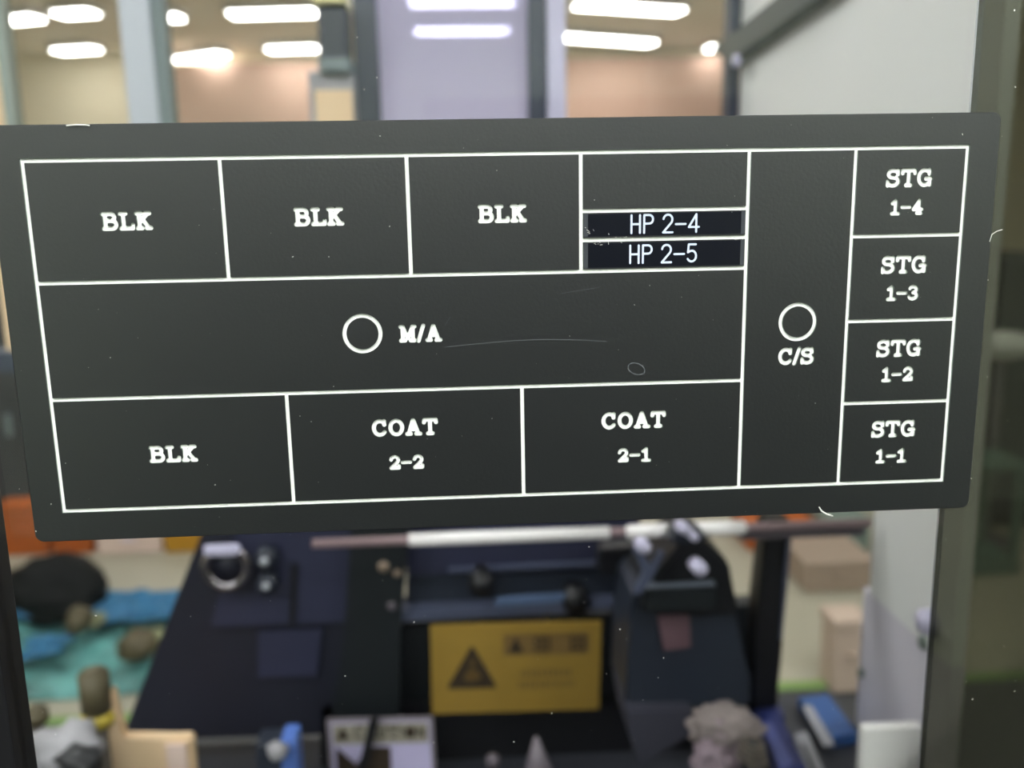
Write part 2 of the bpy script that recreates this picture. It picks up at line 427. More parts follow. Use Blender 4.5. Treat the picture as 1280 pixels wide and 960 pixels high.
# ------------------------------------------------------------------ the engraved plate
plate = empty('layout_plate', 'black engraved plate with white cell lines and letters on the clear pane', 'plate', (0, 0, 1.35))
D = 0.0008; SL = 0.25       # groove depth (m) and side slope (mm)
LW = 0.62                   # half width of a white line (mm)
X = [0, 53.85, 106.1, 155.85, 205.0, 236.6, 270.0]
Y1, Y2 = PH / 3, PH * 2 / 3
HPa, HPb = 0.8375 * PH, 0.7555 * PH
XB1, XB2 = 0.2517 * PW, 0.5106 * PW
cells = [  # x0,y0,x1,y1
    (X[0], Y2, X[1], PH), (X[1], Y2, X[2], PH), (X[2], Y2, X[3], PH),
    (X[3], HPa, X[4], PH), (X[3], HPb, X[4], HPa), (X[3], Y2, X[4], HPb),
    (X[0], Y1, X[4], Y2), (X[0], 0, XB1, Y1), (XB1, 0, XB2, Y1), (XB2, 0, X[4], Y1),
    (X[4], 0, X[5], PH),
    (X[5], PH * .7505, X[6], PH), (X[5], PH * .5015, X[6], PH * .7505), (X[5], PH * .252, X[6], PH * .5015), (X[5], 0, X[6], PH * .252)]
texts = [  # cell, text, x, y, height, stroke radius, gap
    (0, 'BLK', .099, .834, 4.1, .56, 1.25), (1, 'BLK', .298, .836, 4.1, .56, 1.25), (2, 'BLK', .4925, .835, 4.1, .56, 1.25),
    (7, 'BLK', .124, .163, 4.1, .56, 1.25),
    (8, 'COAT', .3795, .221, 4.2, .56, 1.45), (8, '2-2', .3795, .114, 3.6, .5, 1.15),
    (9, 'COAT', .6365, .221, 4.2, .56, 1.45), (9, '2-1', .6373, .113, 3.6, .5, 1.25),
    (6, 'M/A', .4003, .499, 4.1, .54, 1.25), (10, 'C/S', .8203, .4015, 4.2, .54, 0.95),
    (11, 'STG', .9372, .915, 4.3, .55, 1.15), (11, '1-4', .9366, .832, 3.7, .5, 1.05),
    (12, 'STG', .9376, .666, 4.3, .55, 1.15), (12, '1-3', .9380, .5825, 3.7, .5, 1.05),
    (13, 'STG', .9380, .4175, 4.3, .55, 1.15), (13, '1-2', .9384, .3375, 3.7, .5, 1.05),
    (14, 'STG', .9379, .1685, 4.3, .55, 1.15), (14, '1-1', .9372, .083, 3.7, .5, 1.15)]
rings = [(6, .3378, .5025, 5.25), (10, .8200, .5040, 5.25)]
face = bmesh.new(); gro = bmesh.new()
def rect(x0, y0, x1, y1): return [(x0, y0), (x1, y0), (x1, y1), (x0, y1)]
def rrect(x0, y0, x1, y1, r, n=6):
    o = []
    for cx, cy, a in ((x1 - r, y0 + r, -90), (x1 - r, y1 - r, 0), (x0 + r, y1 - r, 90), (x0 + r, y0 + r, 180)):
        o += [(cx + r * math.cos(R_(a + 90 * i / n)), cy + r * math.sin(R_(a + 90 * i / n))) for i in range(n + 1)]
    return o
holes = {i: [] for i in range(len(cells))}
for ci, tx, u, v, h, r, gap in texts:
    for ch, st in layout(tx, u * PW, v * PH, h, gap):
        low = contours(st, r + .06)                     # white bottom
        top = contours(st, r + 0.11)              # lip of the groove
        holes[ci] += top
        for lp in top:
            wall(gro, lp, (-SL if area(lp) != 0 else 0) * (1 if True else 1), -0.0, D) if False else None
        bm = bmesh.new(); fill(bm, low, D - 0.0003)
        o = build('letter' if ch.isalpha() else ('digit' if ch.isdigit() else ('slash' if ch == '/' else 'dash')), bm, M['engrave'], plate)
        for lp in top:
            # straight side of the groove
            a = [(p[0], p[1]) for p in lp]
            va = [gro.verts.new(P3(p[0], p[1], 0)) for p in a]; vb = [gro.verts.new(P3(p[0], p[1], D)) for p in a]; k = len(a)
            for i in range(k): gro.faces.new((va[i], va[(i + 1) % k], vb[(i + 1) % k], vb[i]))
for ci, u, v, r in rings:
    c = (u * PW, v * PH); n = 64
    def circ(rr): return [(c[0] + rr * math.cos(2 * math.pi * i / n), c[1] + rr * math.sin(2 * math.pi * i / n)) for i in range(n)]
    ro, ri = r + 0.58, r - 0.58
    holes[ci] += [circ(ro + .05), circ(ri - .05)]
    bm = bmesh.new(); fill(bm, [circ(ro), circ(ri)], D - 0.0003); build('ring_mark', bm, M['engrave'], plate)
    for lp in (circ(ro + .05), circ(ri - .05)): wall(gro, lp, 0, 0, D)
g_ = 0.58
for ci, (x0, y0, x1, y1) in enumerate(cells):
    R = rect(x0 + g_, y0 + g_, x1 - g_, y1 - g_)
    fill(face, [R] + holes[ci], 0.0)
    wall(gro, R, 0, 0, D)
outer = rrect(-9.1, -9.2, 279.2, 111.1, 2.2)
inner = rect(-g_, -g_, PW + g_, PH + g_)
fill(face, [outer, inner], 0.0); wall(gro, inner, 0, 0, D)
o = build('face_layer', face, M['plate'], plate)
o = build('groove_sides', gro, M['groove'], plate)
# chamfered rim and body under the face
bm = bmesh.new()
o1 = rrect(-9.1, -9.2, 279.2, 111.1, 2.2); o2 = rrect(-9.4, -9.5, 279.5, 111.4, 2.5)
ra = [bm.verts.new(P3(a, b, 0)) for a, b in o1]; rb = [bm.verts.new(P3(a, b, 0.0003)) for a, b in o2]; rc = [bm.verts.new(P3(a, b, 0.0028)) for a, b in o2]
k = len(ra)
for i in range(k):
    j = (i + 1) % k; bm.faces.new((ra[i], ra[j], rb[j], rb[i])); bm.faces.new((rb[i], rb[j], rc[j], rc[i]))
bm.faces.new(rc)
rd = [bm.verts.new(P3(a, b, D + 0.00002)) for a, b in o2]; bm.faces.new(rd)
build('plate_body', bm, M['plate'], plate)
# white lines: each its own strip at the bottom of its groove
def line(x0, y0, x1, y1, lay=0):
    e = 0.56; dd = D - 0.0003 - lay * 0.00002
    if x0 == x1: a, b = (x0 - e, y0 - e), (x1 + e, y1 + e)
    else: a, b = (x0 - e, y0 - e), (x1 + e, y1 + e)
    B('grid_line', P3(a[0], a[1], dd), P3(b[0], b[1], dd + 0.0002), M['engrave'], plate)
for (a, b, c, d) in [(0, 0, PW, 0), (0, PH, PW, PH), (0, Y2, X[4], Y2), (0, Y1, X[4], Y1), (X[3], HPa, X[4], HPa), (X[3], HPb, X[4], HPb),
                     (X[5], PH * .7505, PW, PH * .7505), (X[5], PH * .5015, PW, PH * .5015), (X[5], PH * .252, PW, PH * .252)]:
    line(a, b, c, d)
for (a, b, c, d) in [(0, 0, 0, PH), (PW, 0, PW, PH), (X[1], Y2, X[1], PH), (X[2], Y2, X[2], PH), (X[3], Y2, X[3], PH), (X[4], 0, X[4], PH),
                     (X[5], 0, X[5], PH), (XB1, 0, XB1, Y1), (XB2, 0, XB2, Y1)]:
    line(a, b, c, d, 1)
# two label tapes over the narrow cells
def tape(y0, y1, txt, label):
    r = B('label_tape', P3(X[3] + 2.0, y0 + 1.0, -0.00012), P3(X[4] - 1.9, y1 - 0.9, -0.00001), M['tape'], plate)
    r['label'] = label
    B('tape_margin', P3(X[3] + 0.8, y0 + 0.9, -0.00008), P3(X[3] + 2.0, y1 - 0.9, -0.00001), M['tape_edge'], plate)
    B('tape_margin', P3(X[4] - 1.9, y0 + 0.9, -0.00008), P3(X[4] - 0.8, y1 - 0.9, -0.00001), M['tape_edge'], plate)
    cy = (y0 + y1) / 2 + 0.15
    for ch, st in layout(txt, .6690 * PW - (0.0 if '4' in txt else 0.35), cy, 5.1, 0.75, SANS, sx=.98):
        if not st: continue
        bm = bmesh.new(); fill(bm, contours(st, .30, .07), -0.00018)
        build('letter' if ch.isalpha() else ('digit' if ch.isdigit() else 'dash'), bm, M['tape_ink'], r)
tape(HPb, HPa, 'HP 2-4', 'dark navy tape reading HP 2-4')
tape(Y2, HPb, 'HP 2-5', 'dark navy tape reading HP 2-5')
# scratches, smudge ring and scuffed tape edges
def wire(name, pts, r, m, parent, dep=-0.00003):
    bm = bmesh.new()
    for (a, b) in zip(pts[:-1], pts[1:]):
        dx, dy = b[0] - a[0], b[1] - a[1]; L = math.hypot(dx, dy) + 1e-9; nx, ny = -dy / L * r, dx / L * r
        bm.faces.new([bm.verts.new(P3(p[0], p[1], dep)) for p in ((a[0] - nx, a[1] - ny), (b[0] - nx, b[1] - ny), (b[0] + nx, b[1] + ny), (a[0] + nx, a[1] + ny))])
    return build(name, bm, m, parent)
def pmm(x, y):
    p = px(x, y, y=0.0); return ((p.x + .135) * 1000, (p.z - 1.35) * 1000 + PH / 2)
wire('scratch', [pmm(556 + 202 * t, 434 - 9 * math.sin(t * 2.4) - 1 * t) for t in np.linspace(0, 1, 26)], .07, M['scratch'], plate)
wire('scratch', [pmm(700 + 50 * t, 367 - 8 * t) for t in np.linspace(0, 1, 8)], .05, M['scratch'], plate)
wire('scratch', [pmm(556 + 7 * t, 407 - 11 * t) for t in np.linspace(0, 1, 5)], .07, M['scratch'], plate)
wire('smudge_ring', [pmm(795.5 + 10.5 * math.cos(t) , 461 + 7 * math.sin(t) + 2.2 * math.cos(t)) for t in np.linspace(0, 2 * math.pi, 30)], .13, M['scratch'], plate)
bm = bmesh.new()
for (x, y, n, s) in [(778, 297, 9, 10), (760, 303, 6, 12), (740, 290, 5, 4), (923, 262, 5, 6), (926, 298, 6, 6), (745, 305, 3, 6)]:
    for _ in range(n):
        a = pmm(x + random.gauss(0, s), y + random.gauss(0, 2)); an = random.uniform(0, 3.1); L = random.uniform(.15, .9)
        b = (a[0] + L * math.cos(an), a[1] + L * math.sin(an)); nx, ny = -math.sin(an) * .05, math.cos(an) * .05
        bm.faces.new([bm.verts.new(P3(p[0], p[1], -0.0002)) for p in ((a[0] - nx, a[1] - ny), (b[0] - nx, b[1] - ny), (b[0] + nx, b[1] + ny), (a[0] + nx, a[1] + ny))])
sc = build('tape_scuffs', bm, M['dust'], plate); sc['kind'] = 'stuff'

# ------------------------------------------------------------------ clear pane the plate is fixed to, its left frame and the smoked strip
xe = (1.0125 * PW) / 1000 - .135; xl = (-.0885 * PW) / 1000 - .135
tag(B('window_1', (xl, 0.003, 0.95), (xe, 0.007, 1.85), M['pane']), 'large clear acrylic pane that carries the black plate', None, None, 'structure')
o = tag(B('window_2', (xe, 0.003, 0.95), (xe + 0.35, 0.006, 1.85), M['smoke']), 'smoked strip of the front window to the right of the plate', None, None, 'structure')
tag(B('trim_1', (xl - 0.05, -0.001, 0.95), (xl, 0.012, 1.85), M['frame_black'], bev=0.0005), 'black frame of the front window at the left', None, None, 'structure')

# dust on pane and plate
bm = bmesh.new()
def speck(x, z, r, e=1.0, an=0, dep=None, seg=6):
    v = []
    for i in range(seg):
        t = 2 * math.pi * i / seg; a, b = r * e * math.cos(t), r * math.sin(t)
        v.append(bm.verts.new(Vector((x + a * math.cos(an) - b * math.sin(an), dep, z + a * math.sin(an) + b * math.cos(an)))))
    c = bm.verts.new(Vector((x, dep - r * .5, z)))
    for i in range(seg): bm.faces.new((v[i], v[(i + 1) % seg], c))
given = [(138, 447, 1.2), (82, 579, 1.2), (269, 606, 1.7), (475, 170, 1), (454, 110, 1.2), (621, 213, 1), (487, 283, 1.2), (366, 321, 1.4), (411, 321, 1.4),
         (417, 483, 1.1), (375, 520, 1.1), (389, 527, 1.2), (712, 420, .8), (743, 250, 1.2), (812, 357, 1), (793, 381, 1), (615, 523, 1), (1220, 582, 1.8),
         (1214, 598, 1.2), (1277, 107, 1.4), (1276, 10, 2.2), (1019, 504, 1.1), (18, 615, 1.2), (45, 664, 1.6), (64, 630, 1.1), (115, 775, 1.8), (517, 783, 1.6),
         (430, 851, 1.8), (542, 935, 1.3), (643, 934, 1.6), (691, 898, 1.4), (738, 688, 1.3), (832, 828, 1.6), (777, 792, 1.2), (760, 848, 1.1), (806, 881, 1.1),
         (825, 853, 1.2), (1222, 880, 1.6), (1275, 870, 1.3), (445, 44, 1.2), (470, 95, 1.6), (541, 686, 1.2), (64, 925, 1.2), (1203, 168, 1.4), (1235, 350, 1.2)]
for x, y, s in given:
    p = px(x, y, y=0.0); onp = -9.4 < (p.x + .135) * 1000 < 279.5 and -9.5 < (p.z - 1.35) * 1000 + PH / 2 < 111.4
    speck(p.x, p.z, 0.00011 * s, random.uniform(1, 2.2), random.uniform(0, 3), -0.00005 if onp else 0.00295)
for _ in range(230):
    x, z = random.uniform(-.16, .2), random.uniform(1.2, 1.5); onp = -9.4 < (x + .135) * 1000 < 279.5 and -9.5 < (z - 1.35) * 1000 + PH / 2 < 111.4
    speck(x, z, random.uniform(.00004, .00009), random.uniform(1, 1.8), random.uniform(0, 3), -0.00005 if onp else 0.00295, 5)
tag(build('dust_specks', bm, M['dust']), 'tiny white dust specks scattered over plate and pane', 'dust', None, 'stuff')
def fibre(pts, r, label):
    bm = bmesh.new(); q = [px(a, b, y=-0.0006) for a, b in pts]
    for a, b in zip(q[:-1], q[1:]): cyl(bm, a, b, r, seg=6)
    tag(build('lint_fibre', bm, M['dust']), label, 'lint')
fibre([(1237, 302), (1240, 293), (1246, 289), (1253, 287)], .00012, 'curled white lint fibre on the right edge of the black plate')
fibre([(83, 157), (95, 156), (108, 156.5), (112, 157)], .00022, 'white lint lying along the top edge of the plate, upper left')
fibre([(1024, 634), (1027, 639), (1034, 643), (1041, 645)], .00022, 'white lint at the bottom edge of the plate, lower right')

# ------------------------------------------------------------------ machine enclosure: white side wall, rail, rear window
YW = 1.0
XW = px(925, 120, y=YW).x
ledgez = px(1050, 878, x=XW).z; deckz = 0.78
sill = px(700, 420, y=YW).z
ynear = px(1241, 200, x=XW).y
y1 = px(1090, 690, x=XW).y; y2 = px(1075, 800, x=XW).y
zb = px(1083, 737, x=XW).z
sw = empty('machine_side_wall', 'white painted side wall of the machine to the right behind the plate', 'machine wall', (XW, ynear, ledgez))
prism('upper_panel', [(XW, ynear, 2.05), (XW, YW, 2.05), (XW, YW, sill), (XW, y1, sill), (XW, y1, zb), (XW, ynear, zb)], (0.012, 0, 0), M['white_panel'], sw)
prism('lower_panel', [(XW + .001, ynear, zb - 0.0005), (XW + .001, y2, zb - 0.0005), (XW + .001, y2, ledgez), (XW + .001, ynear, ledgez)], (0.012, 0, 0), mat('lavender_white_steel', (206, 202, 212), .5), sw)
for (a, b, r) in ((1155, 803, .006), (1077, 841, .005)):
    p = px(a, b, x=XW); C('screw_head', p + Vector((0.001, 0, 0)), p + Vector((-0.003, 0, 0)), r, M['tealgrey'], sw, seg=16, bev=.0008)
p = px(1167, 777, x=XW); C('knob', p + Vector((0.001, 0, 0)), p + Vector((-0.012, 0, 0)), .011, M['silver'], sw, seg=20, bev=.002)
# dark receding rail along the top of the wall, its bracket
r0 = px(1035, -12, x=XW - .02)
rail = empty('overhead_rail', 'dark grey rail running back along the top of the white side wall', 'rail', r0)
prism('rail_bar', [px(a, b, x=XW - .001) for a, b in ((906, 62), (1012, -20), (1066, -20), (928, 77))], (-.02, 0, 0), mat('rail_grey', (70, 76, 74), .5), rail, .001)
qb = px(921, 76, x=XW - .022); C('bolt', qb + Vector((.004, 0, 0)), qb - Vector((.004, 0, 0)), .008, M['silver'], rail, seg=16)
# rear window: posts with depth, panes, sill
rw = tag(bpy.data.objects.new('window_3', None), 'rear window of the machine with posts and tinted panes', None, None, 'structure'); COL.objects.link(rw)
ROOTS.append((rw, Vector((0, YW, sill))))
TOP = 1.95
def post(a, b, m, yy=YW, dep=0.03, name='mullion'):
    x0, x1 = px(a, 140, y=yy).x, px(b, 140, y=yy).x
    return B(name, (x0, yy, sill), (x1, yy + dep, TOP), m, rw, bev=.0015)
post(-30, 4, M['cream']); post(5, 16, M['alu_green'], YW - .002)
post(160, 198, M['alu']); post(199, 215, M['alu_dark'], YW + .004)  # darker second strip paints the shaded side of the grey post
post(446, 476, M['navy']); post(661, 684, M['navy']); post(685, 708, M['silver'], YW - .002); post(909, 924, M['navy'], YW - .004)
def rpane(a, b, m):
    x0, x1 = px(a, 140, y=YW + .012).x, px(b, 140, y=YW + .012).x
    B('pane', (x0, YW + .012, sill), (x1, YW + .016, TOP), m, rw)
rpane(16.5, 159.5, M['clearpane']); rpane(216, 445, M['clearpane']); rpane(477, 660, M['lavender']); rpane(709, 908, M['clearpane'])
B('sill', (px(-60, 140, y=YW).x, YW - .01, sill - .03), (XW - .001, YW + .04, sill - .0005), M['navy'], rw, bev=.002)
B('head', (px(-60, 140, y=YW).x, YW - .01, TOP + .0005), (XW - .001, YW + .04, TOP + .03), M['navy'], rw, bev=.002)
# blurred grey instrument standing on the sill in front of the second pane
ins = empty('grey_instrument', 'blurred grey instrument with dark top on the rear sill, left of the dark post', 'instrument', px(418, 300, y=.95))
def at(a, b, yy): return px(a, b, y=yy)
def pbox(name, x0, y0, x1, y1, yy, dep, m, parent, bev=0.0):
    p = at(x0, y1, yy); q = at(x1, y0, yy)
    return B(name, (p.x, yy, p.z), (q.x, yy + dep, q.z), m, parent, bev)
pbox('body', 404, 88, 440, 420, .95, .05, M['greymix'], ins, .003)
pbox('display_head', 399, 4, 433, 86, .94, .05, M['slate'], ins, .008)
pbox('collar', 398, 72, 438, 90, .935, .06, M['alu_dark'], ins, .003)
pbox('top_lamp', 390, -8, 432, 3, .93, .05, mat('pale_yellow_cover', (236, 228, 170), .4), ins, .003)
pbox('lower_box', 404, 112, 440, 300, .945, .004, M['cream'], ins, .001)

# ------------------------------------------------------------------ deck
ydk = px(1000, 868, z=ledgez).y + .09
dk = tag(B('machine_deck', (-.62, .02, deckz - .02), (XW - .0005, ydk, deckz - .0005), M['deck'], bev=.002),
         'dark grey machine deck along the bottom of the picture', 'machine deck')
xl_ = px(936, 915, z=ledgez).x
tag(B('raised_ledge', (xl_, .22, deckz + .0005), (XW - .001, px(1000, 868, z=ledgez).y, ledgez - .0005), M['deck'], bev=.002), 'raised dark grey ledge along the foot of the white side wall', 'ledge')
cb = empty('white_corner_plate', 'bright white plate standing at the foot of the white side wall', 'plate', (px(1140, 950, y=.42).x, .42, ledgez))
p = px(1078, 940, y=.42); zf = px(1130, 909, y=.42).z
B('plate_face', (p.x, .42, ledgez), (XW - .001, .430, zf), mat('bright_white_foot', (250, 248, 246), .5), cb, .002)
B('foot', (p.x + .01, .405, ledgez), (XW - .004, .4195, ledgez + .004), M['white_panel'], cb, .001)
# ------------------------------------------------------------------ dark coating unit behind the lower half
YU = .62
U = empty('coating_unit', 'dark navy and black machine unit standing behind the lower part of the plate', 'machine unit', (0, YU, deckz))
slab('side_cover', [(262, 640), (452, 620), (440, 918), (150, 927)], YU + .02, .10, M['ink'], U, .002)
slab('upper_cover', [(300, 640), (500, 640), (478, 778), (262, 786)], YU + .012, .02, M['ink2'], U, .002)
slab('seam_strip', [(364, 706), (372, 706), (368, 780), (362, 780)], YU + .009, .002, M['black'], U)
slab('access_panel', [(322, 790), (404, 786), (396, 846), (322, 848)], YU + .014, .004, M['ink2'], U, .001)
slab('column', [(440, 640), (512, 640), (500, 800), (500, 912), (412, 914), (430, 800)], YU - .005, .03, M['blackgreen'], U, .002)
c = at(285, 706, YU); torus('ring_knob', c + Vector((0, -.006, 0)), (0, 1, 0), .021, .0055, mat('dark_chrome', (150, 145, 150), .25, 1.0), U)
C('knob_core', c + Vector((0, .012, 0)), c + Vector((0, -.004, 0)), .018, M['ink'], U, bev=.002)
c2 = at(278, 688, YU - .01); B('knob_painted_highlight', c2 + Vector((-.019, -.002, -.006)), c2 + Vector((.018, .004, .006)), M['silver'], U, .004)  # pale block painting the bright highlight on top of the ring knob
for (a, b, r) in ((333, 697, .011), (335, 728, .010)):
    c = at(a, b, YU); C('small_knob', c + Vector((0, .012, 0)), c + Vector((0, -.010, 0)), r, M['slate'], U, bev=.002)
    C('knob_screw', c + Vector((0, -.010, 0)), c + Vector((0, -.012, 0)), r * .4, M['alu'], U, seg=12)
slab('upper_back_panel', [(508, 640), (800, 640), (800, 712), (508, 722)], YU + .03, .02, M['ink2'], U, .002)
slab('middle_panel', [(508, 722), (800, 712), (800, 756), (508, 766)], YU + .025, .02, M['slate'], U, .002)
slab('ledge', [(432, 768), (800, 750), (800, 762), (432, 782)], YU + .005, .04, M['ledge'], U, .0015)
slab('back_plate', [(498, 780), (960, 756), (960, 912), (498, 914)], YU + .03, .03, M['blackgreen'], U, .002)
slab('skirt', [(400, 880), (930, 876), (930, 965), (400, 985)], YU + .02, .008, M['black'], U, .002)
for (a, b, r, m) in ((602, 731, .013, 'black'), (480, 706, .008, 'clay'), (497, 714, .006, 'clay'), (720, 752, .014, 'black'), (490, 755, .007, 'mauve')):
    c = at(a, b, YU); C('stud', c + Vector((0, .03, 0)), c + Vector((0, -.006, 0)), r, M[m], U, seg=20, bev=.002)
slab('sensor_block', [(750, 688), (804, 684), (804, 718), (750, 720)], YU - .03, .03, M['black'], U, .002)
slab('thin_bar', [(560, 712), (770, 702), (770, 706), (560, 716)], YU + .018, .006, M['ledge'], U)
slab('blue_reflector', [(620, 748), (720, 742), (720, 752), (620, 760)], YU - .0, .005, mat('steel_blue_strip', (86, 104, 136), .4), U, .001)

# guide rail right under the plate: dull bar, lamp highlights painted as white sleeves
yr = .52
a = at(390, 672, yr); b = at(1088, 650, yr); zr = (a.z + b.z) / 2 - .001
gr = empty('guide_rail', 'horizontal steel guide rail with lamp highlights painted as white segments, just under the plate', 'rail', (a.x, yr, zr))
def rz(x, y): return at(x, y, yr)
C('bar', (a.x, yr, rz(700, 668).z), (b.x, yr, rz(700, 668).z), .0042, mat('dull_mauve_bar', (150, 128, 132), .4, .3), gr, seg=16)
zz = rz(700, 668).z
M['lamp_glint'] = mat('painted_lamp_glint', (248, 244, 244), rough=0.25)
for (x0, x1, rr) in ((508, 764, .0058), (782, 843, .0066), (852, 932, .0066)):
    C('sleeve', (at(x0, 660, yr).x, yr, zz), (at(x1, 660, yr).x, yr, zz), rr, M['lamp_glint'], gr, bev=.002)
C('collar', (at(843, 660, yr).x, yr, zz), (at(852, 660, yr).x, yr, zz), .010, M['slate'], gr)
B('cable_tray', (at(930, 660, yr).x, yr + .008, zz - .016), (at(1086, 660, yr).x, yr + .03, zz - .007), M['mauve'], gr, .001)

# ------------------------------------------------------------------ right-hand drive head
YH = .50
H_ = empty('drive_head', 'slate black drive head with bright screws right of the yellow label', 'machine head', (at(840, 880, YH).x, YH, deckz))
slab('body', [(792, 740), (905, 700), (938, 850), (940, 884), (782, 890), (786, 800)], YH + .01, .09, M['slate'], H_, .004)
slab('upper_cover', [(858, 672), (884, 678), (912, 704), (924, 770), (880, 770), (800, 766), (800, 742)], YH + .004, .08, M['black'], H_, .003)
prism('top_plate', [at(800, 736, YH - .01), at(896, 731, YH - .01), at(884, 706, YH + .05), at(826, 700, YH + .05)], (0, .004, -.006), mat('slate_top', (98, 106, 118), .35), H_, .001)
slab('front_plate', [(806, 738), (896, 734), (896, 762), (806, 766)], YH - .012, .02, M['blackgreen'], H_, .002)
slab('pink_glow_patch', [(822, 770), (862, 768), (864, 810), (830, 814)], YH + .006, .004, M['pinkglow'], H_, .001)  # pink reflected glow, painted as a flat patch
for (a, b, r) in ((805, 685, .006), (875, 712, .0065), (855, 662, .005), (868, 672, .004)):
    c = at(a, b, YH - .03); C('bright_screw', c + Vector((0, .02, -.002)), c + Vector((0, -.003, .001)), r, M['silver'], H_, seg=18, bev=.0012)
slab('fork_arm', [(792, 690), (800, 686), (820, 718), (800, 745), (792, 742), (806, 716)], YH - .02, .008, M['ledge'], H_, .001)
slab('fork_arm', [(824, 690), (832, 692), (812, 730), (806, 722)], YH - .02, .008, M['ledge'], H_, .001)
slab('hinge_block', [(846, 664), (880, 664), (884, 680), (840, 682)], YH - .01, .03, M['slate'], H_, .003)
slab('lower_skirt', [(782, 886), (866, 884), (868, 918), (800, 960), (790, 930)], YH + .0, .08, mat('smoky_skirt', (60, 60, 72), .5), H_, .003)
st = empty('support_strut', 'black leaning support strut right of the drive head', 'strut', (at(950, 880, .56).x, .56, ledgez))
slab('strut_blade', [(959, 650), (991, 650), (982, 740), (976, 830), (972, 894), (937, 896), (944, 790)], .56, .03, M['black'], st, .003)
slab('strut_edge', [(984, 665), (990, 665), (978, 800), (975, 800)], .557, .003, M['ledge'], st)
B('foot', (at(938, 895, .56).x, .55, ledgez), (at(972, 895, .56).x + .004, .60, ledgez + .012), M['darkblue'], st, .002)

# ------------------------------------------------------------------ yellow warning label
YL = YU - .012
wl = empty('warning_label', 'yellow warning label with black triangle hanging in the dark unit', 'label', (at(645, 890, YL).x, YL, at(645, 890, YL).z))
def lslab(n, pix, lay, m, th=.0006, parent=None):
    return slab(n, pix, YL - lay * .0007, th, m, parent or wl)
def L2(u, v):  # label uv (0..1 right, 0..1 down) in picture
    a, b, c, d = (538, 782), (752, 777), (749, 887), (540, 893)
    x = (1 - u) * (1 - v) * a[0] + u * (1 - v) * b[0] + u * v * c[0] + (1 - u) * v * d[0]
    y = (1 - u) * (1 - v) * a[1] + u * (1 - v) * b[1] + u * v * c[1] + (1 - u) * v * d[1]
    return (x, y)
def lr(n, u0, v0, u1, v1, lay, m, parent=None): return lslab(n, [L2(u0, v0), L2(u1, v0), L2(u1, v1), L2(u0, v1)], lay, m, parent=parent)
slab('backing', [L2(0, 0), L2(1, 0), L2(1, 1), L2(0, 1)], YL, .004, M['yellow'], wl, .0006)
slab('mounting_tab', [(600, 786), (690, 784), (690, 880), (600, 882)], YL + .0045, .045, M['black'], wl)
for a in ((.05, .09, .95, .105), (.05, .89, .95, .905), (.05, .09, .057, .905), (.943, .09, .95, .905), (.405, .09, .412, .905)): lr('border_line', *a, 1, M['label_line'])
lr('heading_band', .425, .12, .93, .36, 1, M['label_band'])
lslab('warning_triangle', [L2(.25, .25), L2(.385, .70), L2(.375, .72), L2(.105, .72), L2(.095, .70), L2(.235, .25)], 1, M['label_ink'], parent=None)
tri = [o for o in bpy.data.objects if o.name == 'warning_triangle'][0]
# symbol on the triangle: a hand under a roller
lslab('symbol_mark', [L2(.19, .60), L2(.23, .50), L2(.27, .52), L2(.30, .60), L2(.26, .64), L2(.21, .64)], 2, mat('dull_symbol', (96, 74, 34), .6), parent=None)
lslab('symbol_mark', [L2(.235, .40), L2(.255, .40), L2(.26, .47), L2(.23, .47)], 2, bpy.data.materials['dull_symbol'], parent=None)
# heading characters: a small triangle and blocky strokes, too blurred in the photograph to read
lslab('heading_sign', [L2(.50, .15), L2(.545, .33), L2(.455, .33)], 2, M['label_ink'])
for (u, pat) in ((.61, 0), (.82, 1)):
    for (a, b, c, d) in ((0, .02, .09, .035), (0, .085, .09, .10), (0, .155, .09, .175), (.038, .02, .052, .175), (0, .02, .012, .175), (.078, .02, .09, .175)):
        lr('heading_stroke', u + a, .14 + b, u + c, .14 + d, 2, M['label_ink'])
for row, (u0, u1) in enumerate(((.53, .83), (.52, .84), (.56, .80))):
    if row == 2: continue
    v = .53 + row * .13; u = u0
    while u < u1:
        wd = random.uniform(.014, .03); lr('text_stroke', u, v, u + wd * .7, v + .075, 1, M['label_band']); u += wd + .008

# caution label, cut by the lower edge
YC = YU - .03
cl = empty('caution_label', 'pale lavender label with a grey CAUTION heading at the bottom edge of the picture', 'label', (at(476, 960, YC).x, YC, deckz))
def cs(n, pix, lay, m, p=None): return slab(n, pix, YC - lay * .0007, .0006, m, p or cl)
slab('card', [(408, 900), (541, 897), (546, 984), (414, 986)], YC, .003, M['caution_rim'], cl)
cs('paper', [(413, 904), (537, 901), (541, 981), (418, 984)], 1, M['caution_paper'])
cs('heading_band', [(415, 906), (535, 903), (536, 928), (417, 931)], 2, M['caution_head'])
cs('caution_triangle', [(428, 908), (437, 924), (420, 925)], 3, M['label_ink'])
def ctext(txt, x0, x1, yb, h):
    tw = sum(G[c][0] for c in txt) + .3 * (len(txt) - 1); s = (x1 - x0) / tw; x = x0
    for c in txt:
        gw, stt = G[c]; polys = contours([[(x + a * s, -(yb - b * h)) for a, b in q] for q in stt], 1.1, .5)
        for lp in polys[:1]:
            cs('heading_letter', [(p[0], -p[1]) for p in lp][::2], 3, M['label_ink'])
        x += (gw + .3) * s
ctext('CAUTION', 443, 531, 922, 13)
cs('symbol_panel', [(420, 934), (445, 956), (460, 934), (488, 934), (490, 980), (422, 982)], 3, M['label_ink'])
slab('blade', [(462, 900), (474, 900), (458, 960), (450, 985), (440, 985), (452, 945)], YC - .012, .004, M['black'], cl)
p0 = at(460, 985, YC); B('foot', (at(414, 985, YC).x, YC - .004, deckz), (at(546, 985, YC).x, YC + .006, max(deckz + .004, p0.z)), M['caution_rim'], cl)

